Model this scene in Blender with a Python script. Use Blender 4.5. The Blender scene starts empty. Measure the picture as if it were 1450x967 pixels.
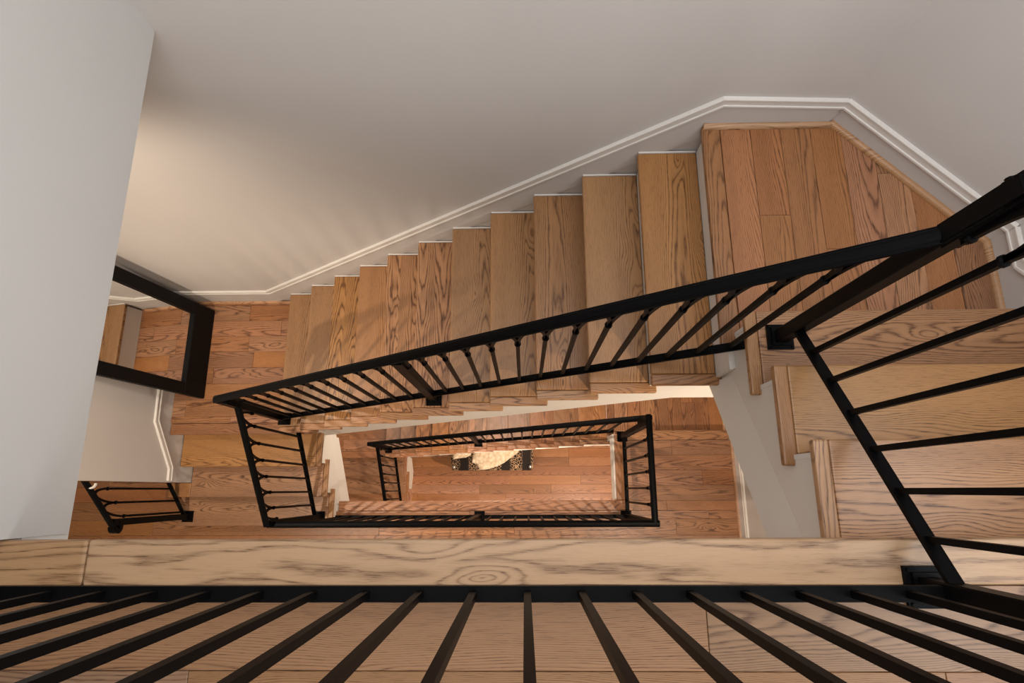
import bpy, bmesh, math, random
from mathutils import Vector, Matrix
from mathutils.geometry import tessellate_polygon

rng = random.Random(7)
C = bpy.context.scene.collection
SC = bpy.context.scene

# ------------------------------------------------------------------ camera
H = 1.421
F_PX = 833.74
YAW, TILT, ROLL = 0.07825, 0.24726, -0.08451
cam_d = bpy.data.cameras.new('camera')
cam_d.sensor_width = 36.0
cam_d.lens = 36.0 * F_PX / 1450.0
cam_d.clip_start = 0.02
cam = bpy.data.objects.new('camera', cam_d)
C.objects.link(cam)
cam.matrix_world = (Matrix.Translation((0, 0, H)) @ Matrix.Rotation(YAW, 4, 'Z')
                    @ Matrix.Rotation(TILT, 4, 'X') @ Matrix.Rotation(ROLL, 4, 'Z'))
SC.camera = cam

# ------------------------------------------------------------------ light and exposure
SC.view_settings.view_transform = 'Standard'
SC.view_settings.look = 'None'
SC.view_settings.gamma = 1.0
SC.view_settings.use_curve_mapping = False
SC.view_settings.exposure = 0.0

W = bpy.data.worlds.new('world')
SC.world = W
W.use_nodes = True
W.node_tree.nodes['Background'].inputs[0].default_value = (0.80, 0.88, 1.0, 1)
W.node_tree.nodes['Background'].inputs[1].default_value = 0.5

def area(name, loc, size, sizey, power, col, rot=(0, 0, 0)):
    l = bpy.data.lights.new(name, 'AREA')
    l.shape = 'RECTANGLE'; l.size = size; l.size_y = sizey
    l.energy = power; l.color = col
    o = bpy.data.objects.new(name, l); C.objects.link(o)
    o.location = loc; o.rotation_euler = rot
    return o

def downlight(name, loc, power, col, angle=120, blend=0.6, radius=0.035, rot=(0, 0, 0)):
    l = bpy.data.lights.new(name, 'SPOT')
    l.energy = power; l.color = col; l.spot_size = math.radians(angle)
    l.spot_blend = blend; l.shadow_soft_size = radius
    o = bpy.data.objects.new(name, l); C.objects.link(o)
    o.location = loc; o.rotation_euler = rot
    return o

WARM = (1.0, 0.83, 0.66)
area('ceiling_daylight_fill', (0.25, 0.55, 2.46), 2.6, 1.6, 43, (0.97, 0.97, 1.0))  # added soft lamp under the closed ceiling, stands in for daylight from above
area('daylight_fill_front', (0.3, -2.62, 1.45), 2.6, 1.6, 42, (0.97, 0.98, 1.0), (math.radians(86), 0, 0))  # added lamp before the solid front wall, brightens the back wall; no window
area('daylight_fill_right', (1.76, -0.3, 1.45), 1.3, 1.4, 27, (0.93, 0.97, 1.0), (0, math.radians(86), 0))  # added lamp on the solid right wall, aimed at the partition; no window
downlight('recess_downlight', (-1.95, 0.80, -0.23), 78, WARM, 150, 0.9, 0.07)
downlight('gallery_downlight_west', (-2.3, -0.75, -0.30), 175, WARM, 150, 0.6)
downlight('gallery_downlight_east', (1.25, -0.75, -0.30), 160, WARM, 150, 0.6)
downlight('lower_downlight_east', (1.1, -0.7, -4.15), 330, (1.0, 0.78, 0.60), 150, 0.6)
downlight('lower_downlight_west', (-0.6, -0.8, -4.15), 110, (1.0, 0.78, 0.60), 150, 0.6)
downlight('lower_flight_fill', (-0.35, 1.0, -2.46), 120, WARM, 160, 0.8, 0.05)  # added fill spot under the upper flight, brightens the lower treads and risers
downlight('lower_downlight_recess', (-2.1, 0.95, -4.15), 30, WARM, 150, 0.6)

# ------------------------------------------------------------------ materials
def new_mat(name):
    m = bpy.data.materials.new(name); m.use_nodes = True
    nt = m.node_tree
    return m, nt, nt.nodes['Principled BSDF']

def N(nt, t, **kw):
    n = nt.nodes.new(t)
    for k, v in kw.items(): setattr(n, k, v)
    return n

def math_(nt, op, a, b=None, c=None):
    n = N(nt, 'ShaderNodeMath', operation=op)
    for i, v in enumerate((a, b, c)):
        if v is None: continue
        if isinstance(v, (int, float)): n.inputs[i].default_value = v
        else: nt.links.new(v, n.inputs[i])
    return n.outputs[0]

def srgb(r, g, b):
    f = lambda c: (c/255/12.92) if c/255 <= .04045 else ((c/255+.055)/1.055)**2.4
    return (f(r), f(g), f(b), 1)

def oak(name, light, dark, var=0.22, rough=0.36, ring=900.0, contrast=1.0, knots=4.5):
    m, nt, bs = new_mat(name)
    L = nt.links
    tc = N(nt, 'ShaderNodeTexCoord'); oi = N(nt, 'ShaderNodeObjectInfo')
    wn = N(nt, 'ShaderNodeTexWhiteNoise', noise_dimensions='1D')
    L.new(math_(nt, 'MULTIPLY', oi.outputs['Random'], 977.0), wn.inputs['W'])
    rs = N(nt, 'ShaderNodeSeparateColor'); L.new(wn.outputs['Color'], rs.inputs[0])
    r1, r2, r3 = rs.outputs
    sp = N(nt, 'ShaderNodeSeparateXYZ'); L.new(tc.outputs['Object'], sp.inputs[0])
    X = math_(nt, 'ADD', sp.outputs[0], math_(nt, 'MULTIPLY', r3, 11.0)); Y = sp.outputs[1]
    def noise(sx, sy, detail=2.0, off=0.0):
        cv = N(nt, 'ShaderNodeCombineXYZ')
        L.new(math_(nt, 'MULTIPLY', X, sx), cv.inputs[0])
        L.new(math_(nt, 'MULTIPLY', Y, sy), cv.inputs[1])
        L.new(math_(nt, 'ADD', math_(nt, 'MULTIPLY', r1, 23.0), off), cv.inputs[2])
        n = N(nt, 'ShaderNodeTexNoise'); n.inputs['Scale'].default_value = 1.0
        n.inputs['Detail'].default_value = detail
        L.new(cv.outputs[0], n.inputs['Vector'])
        return n.outputs['Fac']
    n1 = noise(1.6, 5.0, 1.0)
    n2 = noise(4.0, 30.0, 2.0, 7.0)
    at = N(nt, 'ShaderNodeAttribute', attribute_type='OBJECT', attribute_name='grain_kind')   # 0 by chance, 1 plain, 2 bold cathedrals
    gk = at.outputs['Fac']
    plain = math_(nt, 'GREATER_THAN', math_(nt, 'ADD', r1, math_(nt, 'MULTIPLY', math_(nt, 'COMPARE', gk, 1.0, 0.1), 1.0)), 0.58)
    bold = math_(nt, 'COMPARE', gk, 2.0, 0.1)
    soft = math_(nt, 'COMPARE', gk, 3.0, 0.1)                 # 3 one wide cathedral
    plain = math_(nt, 'MULTIPLY', plain, math_(nt, 'SUBTRACT', 1.0, math_(nt, 'ADD', bold, soft)))
    straight = math_(nt, 'MULTIPLY', plain, 0.085)
    wr = math_(nt, 'WRAP', math_(nt, 'ADD', Y, 0.02), 0.062, -0.062)
    Y = math_(nt, 'ADD', math_(nt, 'MULTIPLY', wr, bold), math_(nt, 'MULTIPLY', Y, math_(nt, 'SUBTRACT', 1.0, bold)))
    y0 = math_(nt, 'ADD', math_(nt, 'MULTIPLY', math_(nt, 'SUBTRACT', r2, 0.5), 0.10), straight)
    yy = math_(nt, 'ADD', math_(nt, 'ADD', Y, y0), math_(nt, 'MULTIPLY', math_(nt, 'SUBTRACT', n1, 0.5), 0.09))
    h = math_(nt, 'MULTIPLY', math_(nt, 'MULTIPLY', yy, yy), ring)
    cx = math_(nt, 'MULTIPLY', math_(nt, 'SUBTRACT', r3, 0.5), 16.0)
    h = math_(nt, 'ADD', h, math_(nt, 'MULTIPLY', X, cx))
    h = math_(nt, 'ADD', h, math_(nt, 'MULTIPLY', n2, 2.2))
    kv = N(nt, 'ShaderNodeCombineXYZ')
    L.new(math_(nt, 'MULTIPLY', X, 2.4), kv.inputs[0])
    L.new(math_(nt, 'MULTIPLY', math_(nt, 'ADD', yy, math_(nt, 'MULTIPLY', r1, 3.0)), 9.0), kv.inputs[1])
    L.new(math_(nt, 'MULTIPLY', r2, 31.0), kv.inputs[2])
    kn = N(nt, 'ShaderNodeTexVoronoi'); kn.inputs['Scale'].default_value = 1.0
    L.new(kv.outputs[0], kn.inputs['Vector'])
    bump = math_(nt, 'POWER', math_(nt, 'MAXIMUM', math_(nt, 'SUBTRACT', 1.0, math_(nt, 'MULTIPLY', kn.outputs['Distance'], 2.4)), 0.0), 2.0)
    h = math_(nt, 'ADD', h, math_(nt, 'MULTIPLY', bump, knots))
    fr = math_(nt, 'FRACT', h)
    rp = N(nt, 'ShaderNodeValToRGB')
    L.new(fr, rp.inputs[0])
    e = rp.color_ramp.elements
    e[0].position = 0.0; e[0].color = (1, 1, 1, 1)
    e[1].position = 1.0; e[1].color = (0.85, 0.85, 0.85, 1)
    a = e.new(0.22); a.color = (0.25, 0.25, 0.25, 1)
    a = e.new(0.55); a.color = (0.02, 0.02, 0.02, 1)
    a = e.new(0.82); a.color = (0.12, 0.12, 0.12, 1)
    # pores: fine dashes, more of them in the dark rings
    po = noise(22.0, 620.0, 1.0, 3.0)
    pm = math_(nt, 'MULTIPLY', math_(nt, 'GREATER_THAN', po, 0.58), 0.45)
    tone = noise(0.9, 14.0, 2.0, 11.0)
    line = math_(nt, 'MULTIPLY', rp.outputs[0], math_(nt, 'ADD', 0.55, pm))
    line = math_(nt, 'MULTIPLY', line, contrast * 1.3)
    line = math_(nt, 'MULTIPLY', line, math_(nt, 'SUBTRACT', math_(nt, 'ADD', 1.0, math_(nt, 'MULTIPLY', bold, 0.35)), math_(nt, 'MULTIPLY', plain, 0.12)))
    line = math_(nt, 'ADD', line, math_(nt, 'MULTIPLY', pm, 0.22))
    line = math_(nt, 'ADD', line, math_(nt, 'MULTIPLY', math_(nt, 'SUBTRACT', tone, 0.5), 0.5))
    cl = N(nt, 'ShaderNodeClamp'); L.new(line, cl.inputs[0])
    mx = N(nt, 'ShaderNodeMix', data_type='RGBA')
    L.new(cl.outputs[0], mx.inputs[0])
    mx.inputs[6].default_value = light; mx.inputs[7].default_value = dark
    hsv = N(nt, 'ShaderNodeHueSaturation')
    L.new(mx.outputs[2], hsv.inputs['Color'])
    L.new(math_(nt, 'ADD', 1.0 - var*0.55, math_(nt, 'MULTIPLY', r2, var)), hsv.inputs['Value'])
    L.new(math_(nt, 'ADD', 0.496, math_(nt, 'MULTIPLY', r3, 0.008)), hsv.inputs['Hue'])
    L.new(math_(nt, 'ADD', 0.92, math_(nt, 'MULTIPLY', r1, 0.16)), hsv.inputs['Saturation'])
    L.new(hsv.outputs[0], bs.inputs['Base Color'])
    bs.inputs['Roughness'].default_value = rough
    bs.inputs['Specular IOR Level'].default_value = 0.4
    bp = N(nt, 'ShaderNodeBump'); bp.inputs['Strength'].default_value = 0.12; bp.inputs['Distance'].default_value = 0.001
    L.new(math_(nt, 'SUBTRACT', 1.0, cl.outputs[0]), bp.inputs['Height'])
    L.new(bp.outputs[0], bs.inputs['Normal'])
    return m

def paint(name, col, rough=0.75, bump=0.03, scale=180):
    m, nt, bs = new_mat(name)
    bs.inputs['Base Color'].default_value = col
    bs.inputs['Roughness'].default_value = rough
    bs.inputs['Specular IOR Level'].default_value = 0.25
    tc = N(nt, 'ShaderNodeTexCoord'); n = N(nt, 'ShaderNodeTexNoise')
    n.inputs['Scale'].default_value = scale; n.inputs['Detail'].default_value = 3
    nt.links.new(tc.outputs['Object'], n.inputs['Vector'])
    n2 = N(nt, 'ShaderNodeTexNoise'); n2.inputs['Scale'].default_value = 2.5
    nt.links.new(tc.outputs['Object'], n2.inputs['Vector'])
    mx = N(nt, 'ShaderNodeMix', data_type='RGBA')
    mx.inputs[6].default_value = col
    mx.inputs[7].default_value = (col[0]*.94, col[1]*.94, col[2]*.935, 1)
    nt.links.new(n2.outputs['Fac'], mx.inputs[0]); nt.links.new(mx.outputs[2], bs.inputs['Base Color'])
    bp = N(nt, 'ShaderNodeBump'); bp.inputs['Strength'].default_value = bump; bp.inputs['Distance'].default_value = 0.002
    nt.links.new(n.outputs['Fac'], bp.inputs['Height']); nt.links.new(bp.outputs[0], bs.inputs['Normal'])
    return m

M_WALL = paint('wall_paint', srgb(204, 199, 195))
M_WALLL = paint('partition_paint', srgb(204, 202, 199))
M_STR = paint('stringer_paint', srgb(222, 216, 208), 0.6)
M_TRIM = paint('trim_paint', srgb(226, 222, 216), 0.4, 0.01)
M_CEIL = paint('ceiling_paint', srgb(225, 222, 216))
M_TREAD = oak('oak_tread', srgb(168, 124, 84), srgb(78, 47, 26), 0.20, contrast=1.0)
M_FLOOR = oak('oak_floor', srgb(166, 117, 80), srgb(70, 40, 25), 0.32, contrast=1.0)
M_NOSE = oak('oak_nosing', srgb(170, 136, 100), srgb(104, 73, 47), 0.10, ring=420.0, contrast=0.9)
M_TOPF = oak('oak_top_floor', srgb(144, 109, 80), srgb(80, 51, 33), 0.16, contrast=1.0)
M_QR = oak('oak_moulding', srgb(182, 140, 102), srgb(120, 80, 50), 0.10)

def metal():
    m, nt, bs = new_mat('black_iron')
    bs.inputs['Base Color'].default_value = (0.0026, 0.0025, 0.0027, 1)
    bs.inputs['Roughness'].default_value = 0.42
    bs.inputs['Specular IOR Level'].default_value = 0.10
    bs.inputs['IOR'].default_value = 1.35
    tc = N(nt, 'ShaderNodeTexCoord'); n = N(nt, 'ShaderNodeTexNoise')
    n.inputs['Scale'].default_value = 90
    nt.links.new(tc.outputs['Object'], n.inputs['Vector'])
    bp = N(nt, 'ShaderNodeBump'); bp.inputs['Strength'].default_value = 0.08; bp.inputs['Distance'].default_value = 0.001
    nt.links.new(n.outputs['Fac'], bp.inputs['Height']); nt.links.new(bp.outputs[0], bs.inputs['Normal'])
    return m
M_IRON = metal()

def simple(name, col, rough, metallic=0.0):
    m, nt, bs = new_mat(name)
    bs.inputs['Base Color'].default_value = col; bs.inputs['Roughness'].default_value = rough
    bs.inputs['Metallic'].default_value = metallic
    return m
M_FRAME = simple('black_frame_lacquer', (0.005, 0.0045, 0.0045, 1), 0.55)
M_FRAME.node_tree.nodes['Principled BSDF'].inputs['Specular IOR Level'].default_value = 0.12
M_GLASS = simple('mirror_glass', (0.86, 0.87, 0.86, 1), 0.01, 1.0)
M_STEEL = simple('brushed_steel', (0.6, 0.6, 0.6, 1), 0.3, 1.0)
M_BACK = simple('mirror_backing', (0.05, 0.04, 0.03, 1), 0.8)

def leopard():
    m, nt, bs = new_mat('leopard_fabric')
    L = nt.links
    tc = N(nt, 'ShaderNodeTexCoord')
    v = N(nt, 'ShaderNodeTexVoronoi', feature='DISTANCE_TO_EDGE'); v.inputs['Scale'].default_value = 30
    L.new(tc.outputs['Object'], v.inputs['Vector'])
    n = N(nt, 'ShaderNodeTexNoise'); n.inputs['Scale'].default_value = 60
    L.new(tc.outputs['Object'], n.inputs['Vector'])
    d = math_(nt, 'ADD', v.outputs['Distance'], math_(nt, 'MULTIPLY', math_(nt, 'SUBTRACT', n.outputs['Fac'], .5), .22))
    spot = math_(nt, 'LESS_THAN', d, 0.075)
    sp = N(nt, 'ShaderNodeSeparateXYZ'); L.new(tc.outputs['Object'], sp.inputs[0])
    band = math_(nt, 'SINE', math_(nt, 'MULTIPLY_ADD', sp.outputs[0], 2*math.pi/0.285, 0.6))
    bandm = N(nt, 'ShaderNodeMapRange'); L.new(band, bandm.inputs[0])
    bandm.inputs[1].default_value = -0.45; bandm.inputs[2].default_value = 0.1
    f = math_(nt, 'MULTIPLY', spot, bandm.outputs[0])
    mx = N(nt, 'ShaderNodeMix', data_type='RGBA'); L.new(f, mx.inputs[0])
    mx.inputs[6].default_value = (0.012, 0.007, 0.005, 1); mx.inputs[7].default_value = (0.46, 0.30, 0.17, 1)
    L.new(mx.outputs[2], bs.inputs['Base Color'])
    bs.inputs['Roughness'].default_value = 0.9
    return m
M_LEO = leopard()

def throw_mat():
    m, nt, bs = new_mat('cream_knit')
    L = nt.links
    tc = N(nt, 'ShaderNodeTexCoord')
    v = N(nt, 'ShaderNodeTexVoronoi'); v.inputs['Scale'].default_value = 26
    L.new(tc.outputs['Object'], v.inputs['Vector'])
    mx = N(nt, 'ShaderNodeMix', data_type='RGBA'); L.new(v.outputs['Distance'], mx.inputs[0])
    mx.inputs[6].default_value = srgb(238, 226, 204); mx.inputs[7].default_value = srgb(196, 172, 136)
    L.new(mx.outputs[2], bs.inputs['Base Color'])
    bs.inputs['Roughness'].default_value = 0.95
    bp = N(nt, 'ShaderNodeBump'); bp.inputs['Strength'].default_value = 0.6; bp.inputs['Distance'].default_value = 0.01
    L.new(v.outputs['Distance'], bp.inputs['Height']); L.new(bp.outputs[0], bs.inputs['Normal'])
    return m
M_THROW = throw_mat()

# ------------------------------------------------------------------ helpers
def wloc(o):
    v = Vector((0, 0, 0))
    while o: v = v + o.location; o = o.parent
    return v

def link(name, me, mat, parent=None, loc=(0, 0, 0), rotz=0.0):
    """loc is in world space; parents carry no rotation unless stated"""
    o = bpy.data.objects.new(name, me); C.objects.link(o)
    if mat and not me.materials: me.materials.append(mat)
    if parent is not None:
        o.parent = parent
        if parent.rotation_euler.z:           # a part turned by its own rotz carries its pieces in its frame
            d = Vector(loc) - wloc(parent)
            d.rotate(Matrix.Rotation(-parent.rotation_euler.z, 3, 'Z'))
            o.location = d; o.rotation_euler.z = rotz - parent.rotation_euler.z
            return o
        o.location = Vector(loc) - wloc(parent)
    else:
        o.location = loc
    o.rotation_euler.z = rotz
    return o

def thing(name, label, cat, loc, group=None):
    o = bpy.data.objects.new(name, None); C.objects.link(o)
    o.location = loc; o['label'] = label; o['category'] = cat
    o.empty_display_size = 0.1
    if group: o['group'] = group
    return o

def tag(o, label, cat, group=None):
    o['label'] = label; o['category'] = cat
    if group: o['group'] = group
    return o

def struct(o, label=None):
    o['kind'] = 'structure'
    if label: o['label'] = label
    return o

def bm_mesh(name, bm, smooth=False):
    me = bpy.data.meshes.new(name); bmesh.ops.recalc_face_normals(bm, faces=bm.faces)
    bm.to_mesh(me); bm.free()
    if smooth:
        for p in me.polygons: p.use_smooth = True
    return me

def box_bm(bm, c, s, rot=None):
    r = bmesh.ops.create_cube(bm, size=1.0)
    M = Matrix.Translation(c) @ (rot.to_4x4() if rot else Matrix.Identity(4)) @ Matrix.Diagonal((s[0], s[1], s[2], 1))
    bmesh.ops.transform(bm, matrix=M, verts=r['verts'])
    return r['verts']

def piece(name, x0, x1, y0, y1, z0, z1, mat, parent=None, grain='x', bevel=0.0, seg=1):
    """box whose local x runs along the grain, origin at its middle"""
    c = ((x0+x1)/2, (y0+y1)/2, (z0+z1)/2)
    sx, sy, sz = x1-x0, y1-y0, z1-z0
    rot = 0.0
    if grain == 'y': sx, sy, rot = sy, sx, math.pi/2
    bm = bmesh.new(); box_bm(bm, (0, 0, 0), (sx, sy, sz))
    if bevel:
        bmesh.ops.bevel(bm, geom=[e for e in bm.edges], offset=bevel, segments=seg, affect='EDGES', profile=0.5)
    return link(name, bm_mesh(name, bm), mat, parent, c, rot)

def prism(name, poly, axis, a0, a1, mat, parent=None, bevel=0.0):
    """poly: 2D points in the two other axes (order x,y,z minus axis), extruded from a0 to a1"""
    i = 'xyz'.index(axis)
    def P(p, a):
        v = list(p); v.insert(i, a); return Vector(v)
    cx = sum(p[0] for p in poly)/len(poly); cy = sum(p[1] for p in poly)/len(poly)
    org = P((cx, cy), (a0+a1)/2)
    bm = bmesh.new()
    A = [bm.verts.new(P(p, a0)-org) for p in poly]; B = [bm.verts.new(P(p, a1)-org) for p in poly]
    n = len(poly)
    if n <= 4:
        bm.faces.new(A); bm.faces.new(B[::-1])
    else:
        for a, b, c in tessellate_polygon([[Vector((p[0], p[1], 0)) for p in poly]]):
            if len({a, b, c}) == 3:
                bm.faces.new((A[a], A[b], A[c])); bm.faces.new((B[c], B[b], B[a]))
    for k in range(n): bm.faces.new((A[k], A[(k+1) % n], B[(k+1) % n], B[k]))
    return link(name, bm_mesh(name, bm), mat, parent, org)

def strip(name, lower, upper, axis, plane, proud, mat, parent):
    """tapered facing board on a stringer: flush along its upper edge, proud along its lower edge"""
    i = 'xy'.index(axis)
    def P(p, a): return Vector((a, p[0], p[1])) if i == 0 else Vector((p[0], a, p[1]))
    org = P(lower[0], plane); bm = bmesh.new()
    U = [bm.verts.new(P(p, plane)-org) for p in upper]
    Lo = [bm.verts.new(P(p, plane+proud)-org) for p in lower]
    Lb = [bm.verts.new(P(p, plane-math.copysign(0.003, proud))-org) for p in lower]
    Ub = [bm.verts.new(P(p, plane-math.copysign(0.003, proud))-org) for p in upper]
    n = len(lower)
    for k in range(n-1):
        for a, b in ((U, Lo), (Lo, Lb), (Lb, Ub), (Ub, U)): bm.faces.new((a[k], a[k+1], b[k+1], b[k]))
    for k in (0, n-1): bm.faces.new((U[k], Lo[k], Lb[k], Ub[k]))
    return link(name, bm_mesh(name, bm), mat, parent, org)

def clip(poly, a, b, c):
    """keep a*x+b*y<=c"""
    out = []
    for k in range(len(poly)):
        p, q = poly[k], poly[(k+1) % len(poly)]
        dp, dq = a*p[0]+b*p[1]-c, a*q[0]+b*q[1]-c
        if dp <= 0: out.append(p)
        if dp*dq < 0:
            t = dp/(dp-dq); out.append((p[0]+t*(q[0]-p[0]), p[1]+t*(q[1]-p[1])))
    return out

def plank(poly, z, parent, grain, mat=None, th=0.016):
    if len(poly) < 3: return
    cx = sum(p[0] for p in poly)/len(poly); cy = sum(p[1] for p in poly)/len(poly)
    ar = abs(sum(poly[k][0]*poly[(k+1) % len(poly)][1]-poly[(k+1) % len(poly)][0]*poly[k][1] for k in range(len(poly))))/2
    if ar < 0.0006: return
    loc2 = []
    for p in poly:
        dx, dy = p[0]-cx, p[1]-cy
        loc2.append((dx, dy) if grain == 'x' else (dy, -dx))
    dz = rng.uniform(-0.0004, 0.0004)
    def ins(p, d):
        l = math.hypot(*p) or 1
        sx = math.copysign(min(abs(p[0]), d), p[0]); sy = math.copysign(min(abs(p[1]), d), p[1])
        return (p[0]-sx, p[1]-sy)
    bm = bmesh.new()
    rings = []
    for d, zz in ((0.0006, -th), (0.0006, -0.0012+dz), (0.0018, dz)):
        rings.append([bm.verts.new((*ins(p, d), zz)) for p in loc2])
    n = len(loc2)
    for r0, r1 in zip(rings, rings[1:]):
        for k in range(n): bm.faces.new((r0[k], r0[(k+1) % n], r1[(k+1) % n], r1[k]))
    bm.faces.new(rings[-1])
    o = link('plank', bm_mesh('plank', bm), mat or M_FLOOR, parent, (cx, cy, z), 0 if grain == 'x' else math.pi/2)
    return o

def planking(parent, region, z, grain, width, lens, clips=(), start=0.0, mat=None):
    x0, x1, y0, y1 = region
    if grain == 'x': a0, a1, b0, b1 = x0, x1, y0, y1
    else: a0, a1, b0, b1 = y0, y1, x0, x1
    b = b0 + start
    if start > 0: b -= width
    while b < b1 - 0.004:
        lo, hi = max(b, b0), min(b+width, b1)
        a = a0 - rng.uniform(0, lens[1]*0.7)
        while a < a1 - 0.004:
            L = rng.uniform(*lens); l0, l1 = max(a, a0), min(a+L, a1)
            a += L
            if l1-l0 < 0.01: continue
            if hi-lo < 0.006: continue
            poly = [(l0, lo), (l1, lo), (l1, hi), (l0, hi)]
            if grain == 'y': poly = [(q, p) for p, q in poly][::-1]
            for c in clips: poly = clip(poly, *c)
            plank(poly, z, parent, grain, mat)
        b += width

def sweep_profile(name, pts, prof, up, out, mat, parent=None):
    """moulding: prof (u,v) with u along 'up' in the wall plane, v away from the wall; mitred at bends"""
    pts = [Vector(p) for p in pts]; out = Vector(out)
    bm = bmesh.new(); rings = []
    org = pts[0].copy()
    for k, p in enumerate(pts):
        d0 = (p-pts[k-1]).normalized() if k else None
        d1 = (pts[k+1]-p).normalized() if k < len(pts)-1 else None
        if d0 is None: t, sc = d1, 1
        elif d1 is None: t, sc = d0, 1
        else:
            t = (d0+d1).normalized(); sc = 1/max(0.3, t.dot(d0))
        nrm = out.cross(t)
        if nrm.dot(Vector(up)) < 0: nrm = -nrm
        if d0 is None or d1 is None:
            nrm = Vector(up) / max(0.3, nrm.dot(Vector(up)))   # plumb cut at the ends
            sc = 1
        rings.append([bm.verts.new(p-org+nrm*sc*u+out*v) for u, v in prof])
    n = len(prof)
    for r0, r1 in zip(rings, rings[1:]):
        for k in range(n): bm.faces.new((r0[k], r0[(k+1) % n], r1[(k+1) % n], r1[k]))
    bm.faces.new(rings[0]); bm.faces.new(rings[-1][::-1])
    return link(name, bm_mesh(name, bm), mat, parent, org)

# ------------------------------------------------------------------ dimensions
R = 0.19                     # riser
G = 0.231                    # going of the long flights
X0 = 0.752                   # left edge of the landings at the right
YB = 1.476                   # back wall
YO = 0.409                   # open side of the long flights
XS = 0.773                   # open side of the short upper flight
XW = 1.82                    # right wall
XP = -1.21                   # upper partition at the left
XL = -2.70                   # lower left wall
DIAG = ((1.285, YB), (1.826, 0.927))
F2 = -20*R
R2 = 0.205
F3 = F2 - R - 12*R2 - 4*0.2
LA, LL = -4*R, -16*R          # landings of the upper storey
L2 = F2 - R                   # first landing of the lower storey
L3 = L2 - 12*R2               # its lower landing
BASE = F3 - 0.3

# ------------------------------------------------------------------ setting: walls
struct(piece('wall_back', -4.8, 1.40, YB, YB+0.12, BASE, 2.5, M_WALL))
d = Vector((DIAG[1][0]-DIAG[0][0], DIAG[1][1]-DIAG[0][1])); dl = d.length; dn = Vector((d.y, -d.x))/dl  # dn points into the room? fixed below
inn = Vector((-1, -1)).normalized()
if dn.dot(inn) < 0: dn = -dn
o = prism('wall_corner', [DIAG[0], DIAG[1], (DIAG[1][0]+0.1, DIAG[1][1]+0.12), (DIAG[0][0]+0.12, DIAG[0][1]+0.1)], 'z', BASE, 2.5, M_WALL)
struct(o)
struct(piece('wall_right', XW, XW+0.12, -2.7, 1.0, BASE, 2.5, M_WALL))
struct(piece('wall_front', -4.8, XW+0.12, -2.82, -2.7, BASE, 2.5, M_WALL))
struct(piece('wall_far_left', -4.8, -4.68, -2.7, YB, BASE, 2.5, M_WALL))
struct(piece('wall_partition', XP-0.12, XP, -0.108, YB, -0.192, 2.5, M_WALLL))
struct(piece('wall_left', XL-0.12, XL, 0.065, YB, BASE, -0.20, M_WALL))
struct(piece('ceiling', -4.8, XW+0.12, -2.82, YB+0.12, 2.5, 2.6, M_CEIL))
struct(piece('ceiling', -4.68, XP-0.005, -0.13, YB, -0.20, -0.05, M_CEIL))
struct(piece('ceiling', -4.68, XL-0.12, -0.9, YB, F2-0.22, F2-0.20, M_CEIL))

# ------------------------------------------------------------------ floors with their planks
def floor_slab(name, poly, ztop, zbot, mat=M_STR):
    return struct(prism(name, poly, 'z', zbot, ztop-0.016, mat))

YN = -0.110                  # nosing of the top floor
top = floor_slab('floor', [(-4.6, -2.7), (XW, -2.7), (XW, YN-0.03), (-4.6, YN-0.03)], 0, -0.27)
planking(top, (-1.33, XW, -1.20, YN-0.100), 0, 'x', 0.1435, (0.9, 2.2), start=0.098, mat=M_TOPF)
for a, b in ((-2.2, -1.017), (-1.015, 1.82)):
    piece('nosing_board', a, b, YN-0.100, YN, -0.028, 0.0005, M_NOSE, top, 'x', 0.007, 3)

la = floor_slab('floor_landing', [(X0+0.046, 0.53), (XW, 0.53), (XW, 0.93), (DIAG[0][0], YB), (X0+0.046, YB)], LA, LA-0.60)
dc = (1, (DIAG[0][0]-DIAG[1][0])/(DIAG[1][1]-DIAG[0][1]), 0)
dcc = (dc[0], dc[1], dc[0]*DIAG[0][0]+dc[1]*DIAG[0][1])
planking(la, (X0+0.075, XW, 0.53, YB), LA, 'y', 0.123, (0.8, 1.9), [dcc])
piece('nosing_board', X0, X0+0.074, 0.527, YB-0.012, LA-0.028, LA+0.0005, M_FLOOR, la, 'y', 0.006, 2)

ll = floor_slab('floor_landing', [(XL, 0.44), (-1.63, 0.44), (-1.63, YB), (XL, YB)], LL, LL-0.55)
planking(ll, (XL, -1.50, 0.50, YB), LL, 'x', 0.127, (0.4, 1.3), start=0.05)
piece('nosing_board', XL+0.005, -1.60, 0.415, 0.499, LL-0.028, LL+0.0005, M_FLOOR, ll, 'x', 0.006, 2)

Y2 = -0.090                  # near edge of the well on the middle floor
f2 = floor_slab('floor', [(-4.68, -2.7), (XW, -2.7), (XW, 0.47), (X0+0.04, 0.47), (X0+0.04, Y2-0.03), (-1.63, Y2-0.03),
                          (-1.63, -0.25), (-2.82, -0.25), (-2.82, YB), (-4.68, YB)], F2, F2-0.18)
planking(f2, (-4.3, XW, -0.95, Y2-0.085), F2, 'x', 0.127, (0.9, 2.3), start=0.07)
planking(f2, (0.875, XW, Y2-0.085, 0.415), F2, 'x', 0.127, (0.9, 2.3), start=0.08)
planking(f2, (-4.3, -2.90, Y2-0.085, 0.62), F2, 'x', 0.127, (0.4, 1.3), start=0.08)
piece('nosing_board', -1.60, 0.875, Y2-0.084, Y2, F2-0.028, F2+0.0005, M_FLOOR, f2, 'x', 0.006, 2)
piece('nosing_board', 0.788, 0.874, Y2+0.001, 0.414, F2-0.028, F2+0.0005, M_FLOOR, f2, 'y', 0.006, 2)
piece('nosing_board', 0.788, 1.785, 0.416, 0.50, F2-0.028, F2+0.0005, M_FLOOR, f2, 'x', 0.006, 2)
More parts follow.
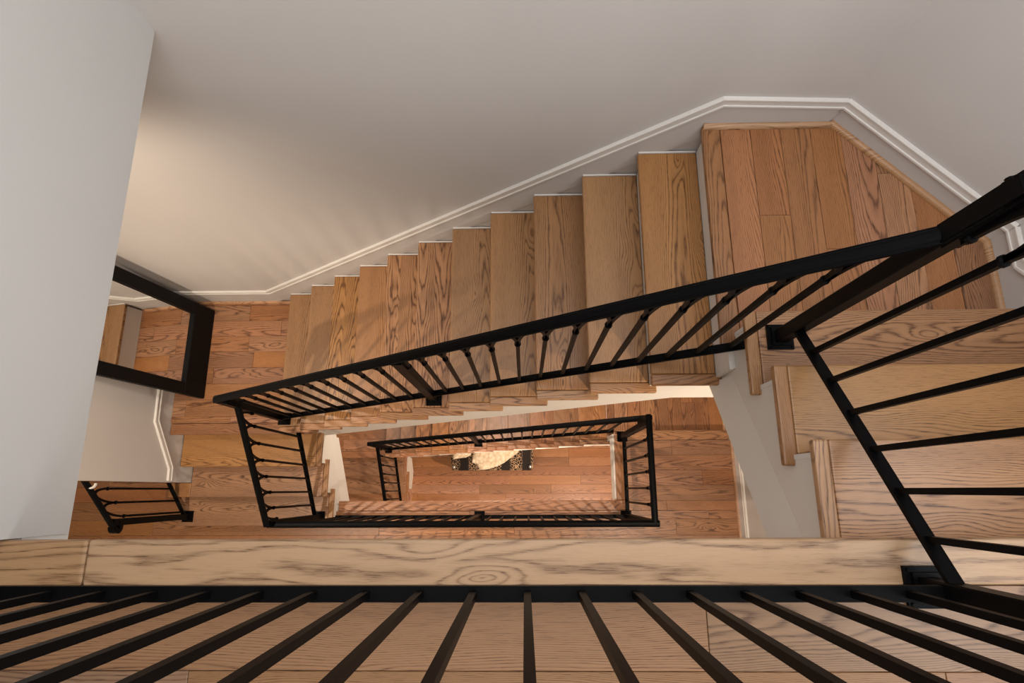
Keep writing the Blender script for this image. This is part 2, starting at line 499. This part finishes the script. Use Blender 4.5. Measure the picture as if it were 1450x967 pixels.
piece('fascia', X0+0.025, X0+0.039, Y2+0.01, 0.47, F2-0.20, F2-0.03, M_TRIM, f2)

l2 = floor_slab('floor_landing', [(X0+0.046, 0.45), (XW, 0.45), (XW, 0.93), (DIAG[0][0], YB), (X0+0.046, YB)], L2, L2-0.55)
planking(l2, (X0+0.075, XW, 0.47, YB), L2, 'y', 0.123, (0.5, 1.4), [dcc])
piece('nosing_board', X0, X0+0.074, 0.47, YB-0.012, L2-0.028, L2+0.0005, M_FLOOR, l2, 'y', 0.006, 2)

l3 = floor_slab('floor_landing', [(XL, 0.44), (-1.63, 0.44), (-1.63, YB), (XL, YB)], L3, L3-0.40)
planking(l3, (XL, -1.50, 0.50, YB), L3, 'x', 0.127, (0.4, 1.3), start=0.03)
piece('nosing_board', XL+0.005, -1.60, 0.415, 0.499, L3-0.028, L3+0.0005, M_FLOOR, l3, 'x', 0.006, 2)

f3 = floor_slab('floor', [(-4.68, -2.7), (XW, -2.7), (XW, YB), (-4.68, YB)], F3, F3-0.25)
planking(f3, (-2.9, XW, -0.75, YB), F3, 'x', 0.127, (0.8, 2.3), start=0.06)

# ------------------------------------------------------------------ stair flights
OFF = 0.66      # depth of the boxed-in flight under the nosing line
TH = 0.028

def long_flight(root, zt, r, nose_mat, label_zone):
    """11 treads falling to the left along the back wall, from the landing at zt"""
    n = 11
    kinds = (3.0, 1.0, 3.0, 1.0, 1.0, 2.0, 2.0, 1.0, 2.0, 1.0, 1.0)
    slope = r/G
    for k in range(1, n+1):
        xn = X0 - k*G; z = zt - k*r
        t = piece('tread', xn, xn+G+0.03, YO+0.046, YB-0.014, z-TH, z, nose_mat, root, 'y', 0.006, 2)
        t['grain_kind'] = kinds[k-1]
        piece('return_nosing', xn, xn+G+0.061, YO, YO+0.0455, z-TH, z, nose_mat, t, 'x', 0.006, 2)
    for k in range(0, n+1):
        xr = X0 - k*G + 0.030; z = zt - k*r
        piece('riser', xr, xr+0.014, YO+0.03, YB-0.014, z-r, z-TH, M_TRIM, root)
    # boxed body: stepped top, sloping underside
    top = [(X0+0.044, zt-TH-0.002)]
    for k in range(0, n+1):
        top.append((X0-k*G+0.044, zt-k*r-TH-0.002))
        top.append((X0-k*G+0.044, zt-(k+1)*r-TH-0.002))
    top.pop()
    xe = -1.66
    zl = lambda x: zt + (x-X0)*slope
    xh = X0-0.03; xq = 0.99
    body = [(xq, zt-TH-0.01)] + top[1:-1]
    body = [p for p in body if p[0] > xe-0.001]
    last = body[-1]
    if last[0] > xe: body.append((xe, last[1]))
    prism('stringer', body + [(xe, zl(xe)-OFF), (xh, zl(xh)-OFF), (xq, zl(xh)-OFF)], 'y', YO+0.035, YB-0.03, M_STR, root)
    band = 0.20
    strip('stringer_band', [(xe+0.02, zl(xe+0.02)-OFF-0.006), (xh, zl(xh)-OFF-0.006), (xq-0.01, zl(xh)-OFF-0.006)],
          [(xe+0.02, zl(xe+0.02)-OFF+band), (xh, zl(xh)-OFF+band), (xq-0.01, zl(xq)-OFF+band)], 'y', YO+0.0345, -0.010, M_STR, root)
    for k in range(1, n+1):
        xn = X0 - k*G; z = zt - k*r
        piece('caulk_line', xn+0.004, xn+G+0.028, YB-0.0135, YB-0.007, z-0.01, z+0.004, M_TRIM, root)

fa = thing('staircase', 'upper long oak flight of eleven treads along the back wall', 'staircase', (-0.5, 0.95, LL))
long_flight(fa, LA, R, M_TREAD, 'upper')
fb = thing('staircase', 'lower long oak flight, half hidden beneath the upper flight', 'staircase', (-0.5, 0.95, L3))
long_flight(fb, L2, R2, M_FLOOR, 'lower')

def short_flight_up(root):
    """three treads between the top floor and the upper landing, falling away from the viewer"""
    ys = [YN, 0.128, 0.371, 0.605]
    for k in (1, 2, 3):
        z = -k*R
        t = piece('tread', XS+0.042, XW-0.008, ys[k-1]-0.03, ys[k], z-TH, z, M_TREAD, root, 'x', 0.006, 2)
        piece('return_nosing', XS, XS+0.0415, ys[k-1]-0.062, ys[k], z-TH, z, M_TREAD, t, 'y', 0.006, 2)
    for k in range(4):
        z = -k*R
        piece('riser', XS+0.03, XW-0.008, ys[k]-0.044, ys[k]-0.03, z-R, z-TH, M_TRIM, root)
    sl = R/0.2383
    zl = lambda y: -(y-YN)*sl
    poly = [(YN-0.05, -0.30)]
    poly = []
    for k in range(3, -1, -1):
        poly.append((ys[k]-0.044, -(k+1)*R-TH-0.002)); poly.append((ys[k]-0.044, -k*R-TH-0.002))
    poly[0] = (ys[3]-0.044, LA-0.02)
    poly.append((YN-0.09, -TH-0.002))
    poly += [(YN-0.09, zl(YN-0.09)-0.62), (0.43, zl(0.43)-0.62), (0.60, LA-0.55), (0.60, LA-0.02)]
    prism('stringer', poly, 'x', XS+0.032, XW-0.004, M_STR, root)
    b = 0.21
    ya, yb = YN-0.085, 0.428
    strip('stringer_band', [(ya, zl(ya)-0.626), (yb, zl(yb)-0.626)], [(ya, zl(ya)-0.62+b), (yb, zl(yb)-0.62+b)], 'x', XS+0.0315, -0.022, M_STR, root)

su = thing('staircase', 'short oak flight of three treads at the right, below the top floor', 'staircase', (1.3, 0.25, LA))
short_flight_up(su)

def short_flight_left(root, zt, r, xl23, mat):
    """three treads from a left landing down towards the viewer"""
    gl = 0.232; y0 = 0.415; xr = -1.585
    ys = [y0-k*gl for k in range(4)]
    for k in (1, 2, 3):
        z = zt - k*r
        xl = XL+0.006 if k < 3 else xl23
        t = piece('tread', xl, xr-0.042, ys[k], ys[k-1]+0.03, z-TH, z, mat, root, 'x', 0.006, 2)
        if k == 2 and xl23 < XL: piece('tread_end', xl23, XL+0.0055, ys[k], 0.062, z-TH, z, mat, t, 'x', 0.006, 2)
        piece('return_nosing', xr-0.0415, xr, ys[k], ys[k-1]+0.062, z-TH, z, mat, t, 'y', 0.006, 2)
    for k in range(4):
        z = zt - k*r
        piece('riser', XL+0.005 if k < 2 else xl23+0.02, xr-0.03, ys[k]+0.03, ys[k]+0.044, z-r, z-TH, M_TRIM, root)
    sl = r/gl
    zl = lambda y: zt - (y0-y)*sl
    poly = [(y0+0.044, zt-TH-0.002)]
    for k in range(4):
        poly.append((ys[k]+0.044, zt-k*r-TH-0.002)); poly.append((ys[k]+0.044, zt-(k+1)*r-TH-0.002))
    poly = poly[:-1] + [(ys[3]+0.044, zt-4*r+0.002)]
    poly += [(ys[3]+0.044, zt-4*r-0.25), (Y2-0.04, zl(Y2-0.04)-OFF), (0.47, zl(0.47)-OFF), (0.47, zt-TH-0.002)]
    prism('stringer', poly[1:], 'x', XL+0.004, xr-0.032, M_STR, root)
    ya, yb = Y2-0.02, 0.44
    strip('stringer_band', [(ya, zl(ya)-OFF-0.006), (yb, zl(yb)-OFF-0.006)], [(ya, zl(ya)-OFF+0.2), (yb, zl(yb)-OFF+0.2)], 'x', xr-0.0315, 0.015, M_STR, root)

sl_ = thing('staircase', 'short oak flight of three treads at the left, below the mirror landing', 'staircase', (-2.15, 0.1, F2))
short_flight_left(sl_, LL, R, -2.87, M_TREAD)
sb = thing('staircase', 'lowest short flight at the left, seen down the stairwell in shade', 'staircase', (-2.15, 0.1, F3))
short_flight_left(sb, L3, 0.2, XL+0.006, M_FLOOR)

# ------------------------------------------------------------------ mouldings
CAP = [(0.030, 0.001), (0.030, 0.012), (0.025, 0.016), (0.019, 0.016), (0.016, 0.011), (-0.010, 0.011), (-0.013, 0.015), (-0.021, 0.015), (-0.028, 0.010), (-0.028, 0.001)]
def cap(name, pts, out):
    o = struct(sweep_profile(name, pts, CAP, (0, 0, 1), out, M_TRIM)); return o
SA = R/G
# back wall, upper storey
cap('trim_1', [(-2.69, YB, -2.81), (-1.947, YB, -2.815), (0.795, YB, -0.605), (1.279, YB, -0.63)], (0, -1, 0))
cap('trim_2', [(DIAG[0][0], DIAG[0][1], -0.63), (DIAG[1][0]-0.008, DIAG[1][1]+0.008, -0.63)], (dn.x, dn.y, 0))
cap('trim_3', [(XW, 0.925, -0.63), (XW, 0.79, -0.63), (XW, -0.13, 0.17)], (-1, 0, 0))
cap('trim_4', [(XL, 0.075, -3.115), (XL, 0.17, -3.11), (XL, 0.50, -2.855), (XL, YB, -2.82)], (1, 0, 0))
cap('trim_5', [(XW, -2.6, F2+0.14), (XW, 0.92, F2+0.14)], (-1, 0, 0))
cap('trim_6', [(-1.95, YB, L3+0.22), (0.795, YB, L2+0.16), (1.279, YB, L2+0.14)], (0, -1, 0))
# flat boards under the caps
def board(name, pts, h, axis, a0, a1):
    poly = [p for p in pts] + [(p[0], p[1]-h) for p in pts[::-1]]
    return struct(prism(name, poly, axis, a0, a1, M_WALL))
board('baseboard_back', [(-2.69, -2.83), (-1.947, -2.83), (0.795, -0.625), (1.27, -0.65)], 0.2, 'y', YB-0.008, YB-0.0005)
board('baseboard_right', [(-2.6, F2+0.125), (0.92, F2+0.125)], 0.12, 'x', XW-0.010, XW-0.0005)
# oak quarter rounds on the landings
QR = [(0, 0.0005), (0, 0.020), (0.008, 0.019), (0.014, 0.015), (0.019, 0.008), (0.021, 0.0005)]
def quarter(name, pts, out, z):
    return struct(sweep_profile(name, [(p[0], p[1], z+0.001) for p in pts], QR, (0, 0, 1), out, M_QR))
quarter('trim_7', [(X0+0.004, YB-0.008), (DIAG[0][0]-0.004, YB-0.008)], (0, -1, 0), LA)
quarter('trim_8', [DIAG[0], (DIAG[1][0]-0.006, DIAG[1][1]+0.006)], (dn.x, dn.y, 0), LA)
quarter('trim_9', [(XW, 0.93), (XW, 0.58)], (-1, 0, 0), LA)
quarter('trim_10', [(XL+0.01, YB-0.008), (-1.80, YB-0.008)], (0, -1, 0), LL)
quarter('trim_11', [(XW-0.010, -1.2), (XW-0.010, 0.50)], (-1, 0, 0), F2)
quarter('trim_12', [(XW, 0.51), (XW, 0.92)], (-1, 0, 0), L2)

# ------------------------------------------------------------------ iron railings
HP = [(-0.015, -0.019), (-0.015, -0.010), (-0.020, -0.007), (-0.022, 0.001), (-0.020, 0.008), (-0.015, 0.010), (-0.012, 0.015), (-0.005, 0.017),
      (0.005, 0.017), (0.012, 0.015), (0.015, 0.010), (0.020, 0.008), (0.022, 0.001), (0.020, -0.007), (0.015, -0.010), (0.015, -0.019)]

class Rail:
    def __init__(s, label, p0, p1, zb, zh, group='black iron stair railings'):
        """p0,p1 plan points; zb,zh: (start,end) heights of bottom rail centre and handrail centre"""
        s.p0, s.p1 = Vector(p0), Vector(p1); s.L = (s.p1-s.p0).length; s.u = (s.p1-s.p0)/s.L; s.lat = Vector((-s.u.y, s.u.x))
        s.zb, s.zh = zb, zh
        s.root = thing('stair_railing', label, 'railing', (p0[0], p0[1], zb[0]-0.1), group)
    def B(s, t): return s.zb[0]+(s.zb[1]-s.zb[0])*t/s.L
    def Hh(s, t): return s.zh[0]+(s.zh[1]-s.zh[0])*t/s.L
    def P(s, t, z, l=0.0):
        q = s.p0+s.u*t+s.lat*l; return Vector((q.x, q.y, z))
    def handrail(s, t0, t1, ext0=True, ext1=True):
        bm = bmesh.new(); org = s.P(t0, s.Hh(t0))
        r0 = [bm.verts.new(s.P(t0, s.Hh(t0)+z, l)-org) for l, z in HP]
        r1 = [bm.verts.new(s.P(t1, s.Hh(t1)+z, l)-org) for l, z in HP]
        n = len(HP)
        for k in range(n): bm.faces.new((r0[k], r0[(k+1) % n], r1[(k+1) % n], r1[k]))
        bm.faces.new(r0); bm.faces.new(r1[::-1])
        bmesh.ops.triangulate(bm, faces=[f for f in bm.faces if len(f.verts) > 4])
        return link('handrail', bm_mesh('handrail', bm), M_IRON, s.root, org)
    def bar(s, name, t0, t1, zf, w, h, mat=None):
        bm = bmesh.new(); org = s.P(t0, zf(t0))
        vs = []
        for t in (t0, t1):
            vs.append([bm.verts.new(s.P(t, zf(t)+z, l)-org) for l, z in ((-w/2, -h/2), (w/2, -h/2), (w/2, h/2), (-w/2, h/2))])
        for k in range(4): bm.faces.new((vs[0][k], vs[0][(k+1) % 4], vs[1][(k+1) % 4], vs[1][k]))
        bm.faces.new(vs[0]); bm.faces.new(vs[1][::-1])
        return link(name, bm_mesh(name, bm), M_IRON, s.root, org)
    def bottom(s, t0, t1): return s.bar('bottom_rail', t0, t1, s.B, 0.032, 0.014)
    def top_channel(s, t0, t1): return s.bar('top_channel', t0, t1, lambda t: s.Hh(t)-0.022, 0.018, 0.010)
    def post(s, t, zfloor, zt=None, w=0.044, plate=True, l=0.0):
        zt = zt if zt is not None else s.Hh(t)-0.02
        c = s.P(t, (zfloor+zt)/2, l)
        bm = bmesh.new(); vs = box_bm(bm, (0, 0, 0), (w, w, zt-zfloor))
        bmesh.ops.bevel(bm, geom=[e for e in bm.edges if abs(e.verts[0].co.z-e.verts[1].co.z) > 0.1], offset=0.003, segments=1, affect='EDGES')
        p = link('post', bm_mesh('post', bm), M_IRON, s.root, c)
        if plate:
            bm = bmesh.new(); box_bm(bm, (0, 0, 0.005), (0.088, 0.088, 0.010)); box_bm(bm, (0, 0, 0.014), (0.062, 0.062, 0.010))
            for sx in (-1, 1):
                for sy in (-1, 1):
                    bmesh.ops.create_cone(bm, cap_ends=True, segments=8, radius1=0.005, radius2=0.003, depth=0.004,
                                          matrix=Matrix.Translation((sx*0.036, sy*0.036, 0.012)))
            link('base_plate', bm_mesh('base_plate', bm), M_IRON, p, s.P(t, zfloor+0.0005, l))
        return p
    def drop(s, t, z0, z1, w=0.046):
        """short upright of handrail section where two handrails meet at different heights"""
        bm = bmesh.new(); box_bm(bm, (0, 0, 0), (w, w, z1-z0))
        bmesh.ops.bevel(bm, geom=list(bm.edges), offset=0.008, segments=2, affect='EDGES')
        return link('handrail_upright', bm_mesh('handrail_upright', bm), M_IRON, s.root, s.P(t, (z0+z1)/2))
    def baluster(s, t, sp, arch=True, left=True, right=True, d=0.0145, stem=True):
        """square bar, collar, and two curved branches reaching the handrail"""
        zb = s.B(t); zt = s.Hh(t)-0.02
        hc = zt - 0.155
        org = s.P(t, zb)
        q = d/2
        def ring(bm, c, tang, r):
            tang = tang.normalized()
            a = Vector((s.lat.x, s.lat.y, 0)); b = tang.cross(a).normalized()
            return [bm.verts.new(c + a*r*x + b*r*y) for x, y in ((-1, -1), (1, -1), (1, 1), (-1, 1))]
        bm = bmesh.new()
        up = Vector((0, 0, 1))
        ztop = hc
        b0 = 0 if stem else ztop-zb-0.02
        box_bm(bm, (0, 0, (ztop-zb+b0)/2), (d, d, ztop-zb-b0), Matrix.Rotation(math.atan2(s.u.y, s.u.x), 3, 'Z'))
        o = link('baluster' if stem else 'arch_collar', bm_mesh('baluster', bm), M_IRON, s.root, org)
        bm = bmesh.new()
        bmesh.ops.create_cone(bm, cap_ends=True, segments=10, radius1=0.0125, radius2=0.0125, depth=0.016, matrix=Matrix.Translation((0, 0, 0)))
        bmesh.ops.bevel(bm, geom=[e for e in bm.edges if abs(e.verts[0].co.z-e.verts[1].co.z) < 1e-4], offset=0.004, segments=1, affect='EDGES')
        link('collar', bm_mesh('collar', bm), M_IRON, o, s.P(t, hc))
        slope = (s.zh[1]-s.zh[0])/s.L
        bm = bmesh.new()
        for sg, on in ((-1, left), (1, right)):
            if not on: continue
            prev = None; m = 6
            for k in range(m+1):
                th = k/m*math.pi/2
                dt = sg*(sp/2)*(1-math.cos(th))
                z = hc + (zt+0.004-hc)*math.sin(th) + slope*dt
                c = Vector((s.u.x*dt, s.u.y*dt, z-zb))
                tg = Vector((s.u.x*sg*math.sin(th)*sp/2, s.u.y*sg*math.sin(th)*sp/2, (zt+0.004-hc)*math.cos(th)+slope*sg*math.sin(th)*sp/2))
                rg = ring(bm, c, tg, q*0.9)
                if prev:
                    for j in range(4): bm.faces.new((prev[j], prev[(j+1) % 4], rg[(j+1) % 4], rg[j]))
                else: bm.faces.new(rg)
                prev = rg
            bm.faces.new(prev)
        if left or right:
            link('arch_branch', bm_mesh('arch_branch', bm), M_IRON, o, org)
        return o

HB = 0.94        # handrail centre over the nosing line
# --- upper long flight
XR, YR, YG, XLr = 0.885, 0.507, -0.212, -1.745
slA = R/G
zA = lambda x, zt=LA, s=slA: zt + (x-X0)*s
def flight_rail(label, zt, slope, zland, zlow):
    z = lambda x: zt+(x-X0)*slope
    r = Rail(label, (XLr, YR), (XR, YR), (z(XLr)+0.045, z(XR)+0.045), (z(XLr)+HB, z(XR)+HB))
    L = r.L
    r.handrail(-0.030, L+0.0)
    r.top_channel(0.0, L-0.02)
    r.bottom(0.0, L-0.083)
    mid = XLr*-1 - 0.51
    r.post(mid, zt-6*(zt-zlow)/12)
    r.post(0.0, zlow+(zt-zlow)/12, z(XLr)+HB-0.01)
    n1 = 10; sp1 = mid/(n1+1)
    for k in range(1, n1+1): r.baluster(k*sp1, sp1)
    n2 = 13; sp2 = 0.0972
    for k in range(1, n2+1): r.baluster(mid+0.004+k*sp2, sp2)
    r.baluster(mid-0.026, sp1-0.05, right=False, stem=False); r.baluster(mid+0.026, sp2-0.05, left=False, stem=False)
    r.baluster(0.026, sp1-0.05, left=False, stem=False)
    return r
rA = flight_rail('long sloping black iron railing on the upper flight', LA, slA, LA, LL)
rA2 = flight_rail('sloping black iron railing on the lower flight, far down the well', L2, R2/G, L2, L3)

# --- right rail on the short upper flight
slS = R/0.2383
zS = lambda y: -(y-YN)*slS
rS = Rail('black iron railing rising beside the short right flight, its top out of frame', (XR, YR), (XR, YG),
          (zS(YR)+0.055, zS(YG)+0.05-0.01), (zS(YR)+HB+0.03, 1.07))
rS.handrail(-0.029, rS.L); rS.top_channel(0.0, rS.L); rS.bottom(0.02, rS.L-0.005)
rS.post(0.0, -3*R, zS(YR)+HB-0.01)
rS.drop(0.0, zA(XR)+HB-0.03, zS(YR)+HB+0.048, 0.052)
for k in range(1, 7): rS.baluster(k*rS.L/7, rS.L/7)
rS.baluster(0.028, rS.L/7-0.055, left=False, stem=False)

# --- top gallery rail
LG = XR+1.62
rT = Rail('black iron gallery railing across the top floor, nearest the viewer', (XR-LG, YG), (XR, YG), (0.092, 0.092), (1.07, 1.07))
rT.handrail(0, LG+0.029); rT.top_channel(0, LG); rT.bottom(0, LG)
rT.post(LG, 0.0, 1.03)
sp = 0.1126
for k in range(-14, 8):
    t = LG - XR + 0.004 + k*sp
    if 0.02 < t < LG-0.03: rT.baluster(t, sp)

# --- left rail on the short flight under the mirror landing
XQ = -1.692
def left_rail(label, zt, r_, ztop_a):
    s_ = r_/0.232
    z = lambda y: zt-(0.415-y)*s_
    r = Rail(label, (XQ, YR-0.015), (XQ, YG), (z(YR-0.015)+0.035, z(YG)+0.055), (z(YR)+0.955, z(YG)+0.98))
    r.handrail(-0.02, r.L+0.02); r.top_channel(0, r.L); r.bottom(0.0, r.L)
    for k in range(1, 7): r.baluster(k*r.L/7, r.L/7)
    r.baluster(0.026, r.L/7-0.05, left=False, stem=False); r.baluster(r.L-0.026, r.L/7-0.05, right=False, stem=False)
    r.post(r.L, zt-3*r_, r.Hh(r.L)-0.01)
    r.drop(-0.005, r.Hh(0)-0.02, ztop_a, 0.046)
    return r
rL = left_rail('short black iron railing with arched bars at the left of the middle floor', LL, R, zA(XLr)+HB+0.018)
rL2 = left_rail('small black iron railing at the left, lowest in the stairwell', L3, 0.2, L2+(XLr-X0)*R2/G+HB+0.018)

# --- middle gallery
XM, ZM = 0.858, F2+1.15
L_ = XM-XQ
rM = Rail('level black iron railing across the middle floor, below the upper flight', (XQ, YG-0.008), (XM, YG-0.008), (F2+0.092, F2+0.092), (ZM, ZM))
rM.handrail(-0.024, L_+0.029); rM.top_channel(0, L_); rM.bottom(0.10, L_)
mid = -XQ-0.385
rM.post(L_, F2, ZM-0.01); rM.post(mid, F2)
for k in range(1, 12): rM.baluster(k*mid/12 if k > 1 else 0.135, mid/12)
for k in range(1, 12): rM.baluster(mid+k*(L_-mid)/12, (L_-mid)/12)
rR = Rail('short level black iron railing at the right of the middle floor', (XM, YR-0.06), (XM, YG), (F2+0.092, F2+0.092), (ZM, ZM))
rR.handrail(-0.029, rR.L); rR.top_channel(0, rR.L); rR.bottom(0, rR.L)
rR.post(0.0, F2, ZM-0.01)
for k in range(1, 6): rR.baluster(k*rR.L/6, rR.L/6)
rR.drop(-0.03, L2+(XR-X0)*R2/G+HB-0.03, ZM+0.018, 0.046)

# --- little rail at the end of the left wall
rW = Rail('stub of black iron railing with a curled end beyond the left wall', (-2.79, 0.062), (-2.79, -0.205), (-3.27, -3.555), (-2.36, -2.66))
rW.handrail(0, rW.L+0.03); rW.bottom(0, rW.L); rW.post(rW.L, -19*R)
rW.bar('flat_bar', 0.035, 0.060, lambda t: 0, 0.01, 0.01) if False else None
for k in range(0, 3):
    rW.baluster(0.045+k*0.092, 0.092, left=k > 0, right=k < 2)
bm = bmesh.new()
prev = None
for k in range(13):
    a = k/12*math.pi*1.5; rad = 0.034-0.012*k/12
    c = Vector((0, -0.0-rad*math.sin(a)*1.0, -0.034+rad*math.cos(a)))
    t = Vector((0, -math.cos(a), -math.sin(a)))
    nb = Vector((0, 1, 0)).cross(Vector((1, 0, 0)))
    nn = t.cross(Vector((1, 0, 0))).normalized()
    w, h = 0.024, 0.015
    rg = [bm.verts.new(c+Vector((1, 0, 0))*w*x+nn*h*y) for x, y in ((-1, -1), (1, -1), (1, 1), (-1, 1))]
    if prev:
        for j in range(4): bm.faces.new((prev[j], prev[(j+1) % 4], rg[(j+1) % 4], rg[j]))
    else: bm.faces.new(rg)
    prev = rg
bm.faces.new(prev)
link('volute', bm_mesh('volute', bm), M_IRON, rW.root, rW.P(rW.L+0.03, rW.Hh(rW.L+0.03)))

bm = bmesh.new(); prev = None
for k in range(9):                                  # white hook that ties the handrail to the wall end
    a = k/8*math.pi
    c = Vector((0.030-0.030*math.cos(a)*0.9, -0.012-0.030*math.sin(a), -0.04))
    t = Vector((0.9*math.sin(a), -math.cos(a), 0)).normalized(); n1 = Vector((0, 0, 1)); n2 = t.cross(n1)
    rg = [bm.verts.new(c+n1*0.006*x+n2*0.006*y) for x, y in ((-1, -1), (1, -1), (1, 1), (-1, 1))]
    if prev:
        for j in range(4): bm.faces.new((prev[j], prev[(j+1) % 4], rg[(j+1) % 4], rg[j]))
    else: bm.faces.new(rg)
    prev = rg
bm.faces.new(prev)
b = link('wall_bracket', bm_mesh('wall_bracket', bm), M_TRIM, rW.root, (-2.80, 0.062, -2.36)); b['label'] = 'white hooked bracket'

# ------------------------------------------------------------------ leaning mirror
def mirror():
    yb0, yb1 = 0.690, 1.397
    xb = -2.462; lean = math.radians(7.6); Hm = 1.75
    root = thing('leaning_mirror', 'large black framed mirror leaning on the left wall of the landing', 'mirror', (xb, (yb0+yb1)/2, LL+0.002))
    Wm = yb1-yb0
    rot = Matrix.Rotation(-lean, 3, 'Y')         # local: y across, z up, +x towards the room
    def add(name, y0, y1, z0, z1, x0, x1, mat, bev=0.004):
        bm = bmesh.new(); box_bm(bm, ((x0+x1)/2, (y0+y1)/2, (z0+z1)/2), (x1-x0, y1-y0, z1-z0))
        if bev: bmesh.ops.bevel(bm, geom=list(bm.edges), offset=bev, segments=1, affect='EDGES')
        bmesh.ops.transform(bm, matrix=rot.to_4x4(), verts=bm.verts)
        return link(name, bm_mesh(name, bm), mat, root, (xb, (yb0+yb1)/2, LL+0.002))
    h = Wm/2; fb, fs = 0.225, 0.088; t = 0.042
    add('frame_rail', -h, h, 0, fb, -t, 0, M_FRAME)
    add('frame_rail', -h, h, Hm-fs, Hm, -t, 0, M_FRAME)
    add('frame_stile', -h, -h+fs, fb, Hm-fs, -t, 0, M_FRAME)
    add('frame_stile', h-fs, h, fb, Hm-fs, -t, 0, M_FRAME)
    add('glass', -h+fs-0.002, h-fs+0.002, fb-0.002, Hm-fs+0.002, -t+0.006, -0.022, M_GLASS, 0)
    add('backing', -h+0.02, h-0.02, 0.02, Hm-0.02, -t-0.006, -t-0.0005, M_BACK, 0)
mirror()

# ------------------------------------------------------------------ bench and throw on the lowest floor
def bench():
    x0, x1, y0, y1 = -1.005, 0.125, 0.26, 0.72
    root = thing('bench', 'leopard print upholstered bench on the lowest floor', 'bench', ((x0+x1)/2, (y0+y1)/2, F3))
    zt = F3+0.45
    bm = bmesh.new(); box_bm(bm, (0, 0, 0), (x1-x0, y1-y0, 0.16))
    bmesh.ops.bevel(bm, geom=list(bm.edges), offset=0.02, segments=3, affect='EDGES')
    link('seat', bm_mesh('seat', bm, True), M_LEO, root, ((x0+x1)/2, (y0+y1)/2, zt-0.08))
    for sx in (x0+0.035, x1-0.035):
        for sy in (y0+0.035, y1-0.035):
            bm = bmesh.new()
            bmesh.ops.create_cone(bm, cap_ends=True, segments=10, radius1=0.018, radius2=0.026, depth=0.29, matrix=Matrix.Translation((0, 0, 0.145)))
            link('leg', bm_mesh('leg', bm), M_FRAME, root, (sx, sy, F3+0.001))
    for sx in (x0+0.045, x1-0.045):
        bm = bmesh.new(); bmesh.ops.create_uvsphere(bm, u_segments=12, v_segments=8, radius=0.026)
        link('finial', bm_mesh('finial', bm, True), M_STEEL, root, (sx, y0+0.045, zt+0.016))
    return zt
ZB = bench()

def cloth(name, outline, zt, thick, label, cat, seed):
    """soft throw: filled outline, subdivided, with low folds"""
    bm = bmesh.new()
    vs = [bm.verts.new((x, y, 0)) for x, y in outline]
    f = bm.faces.new(vs)
    bmesh.ops.triangulate(bm, faces=[f])
    bmesh.ops.subdivide_edges(bm, edges=bm.edges, cuts=4, use_grid_fill=True)
    cx = sum(p[0] for p in outline)/len(outline); cy = sum(p[1] for p in outline)/len(outline)
    top = list(bm.verts)
    bd = {v for v in bm.verts if v.is_boundary}
    for v in top:
        z = thick*(0.25 if v in bd else 1.0)
        z += 0.012*math.sin(v.co.x*38+seed)*math.cos(v.co.y*27+v.co.x*9)*(0.3 if v in bd else 1)
        v.co.z = max(z, 0.006)
    r = bmesh.ops.extrude_face_region(bm, geom=list(bm.faces))
    for v in [g for g in r['geom'] if isinstance(g, bmesh.types.BMVert)]: v.co.z = 0.001
    for v in bm.verts: v.co.x -= cx; v.co.y -= cy
    o = link(name, bm_mesh(name, bm, True), M_THROW, None, (cx, cy, zt))
    tag(o, label, cat)
    return o
cloth('throw_blanket', [(-0.72, 0.36), (-0.655, 0.345), (-0.61, 0.265), (-0.56, 0.262), (-0.48, 0.275), (-0.36, 0.315), (-0.27, 0.36), (-0.18, 0.43), (-0.08, 0.50), (-0.05, 0.66), (-0.60, 0.66), (-0.70, 0.48)],
      ZB, 0.05, 'cream knitted throw with a pointed corner draped across the bench', 'blanket', 1.0)
cloth('second_cloth', [(-0.985, 0.44), (-0.97, 0.405), (-0.90, 0.42), (-0.80, 0.43), (-0.735, 0.46), (-0.72, 0.66), (-0.97, 0.66)],
      ZB, 0.07, 'second small cream cloth at the left end of the bench, mostly hidden', 'second_cloth', 2.2)  # a second piece of cream cloth, modelled as a thick pad
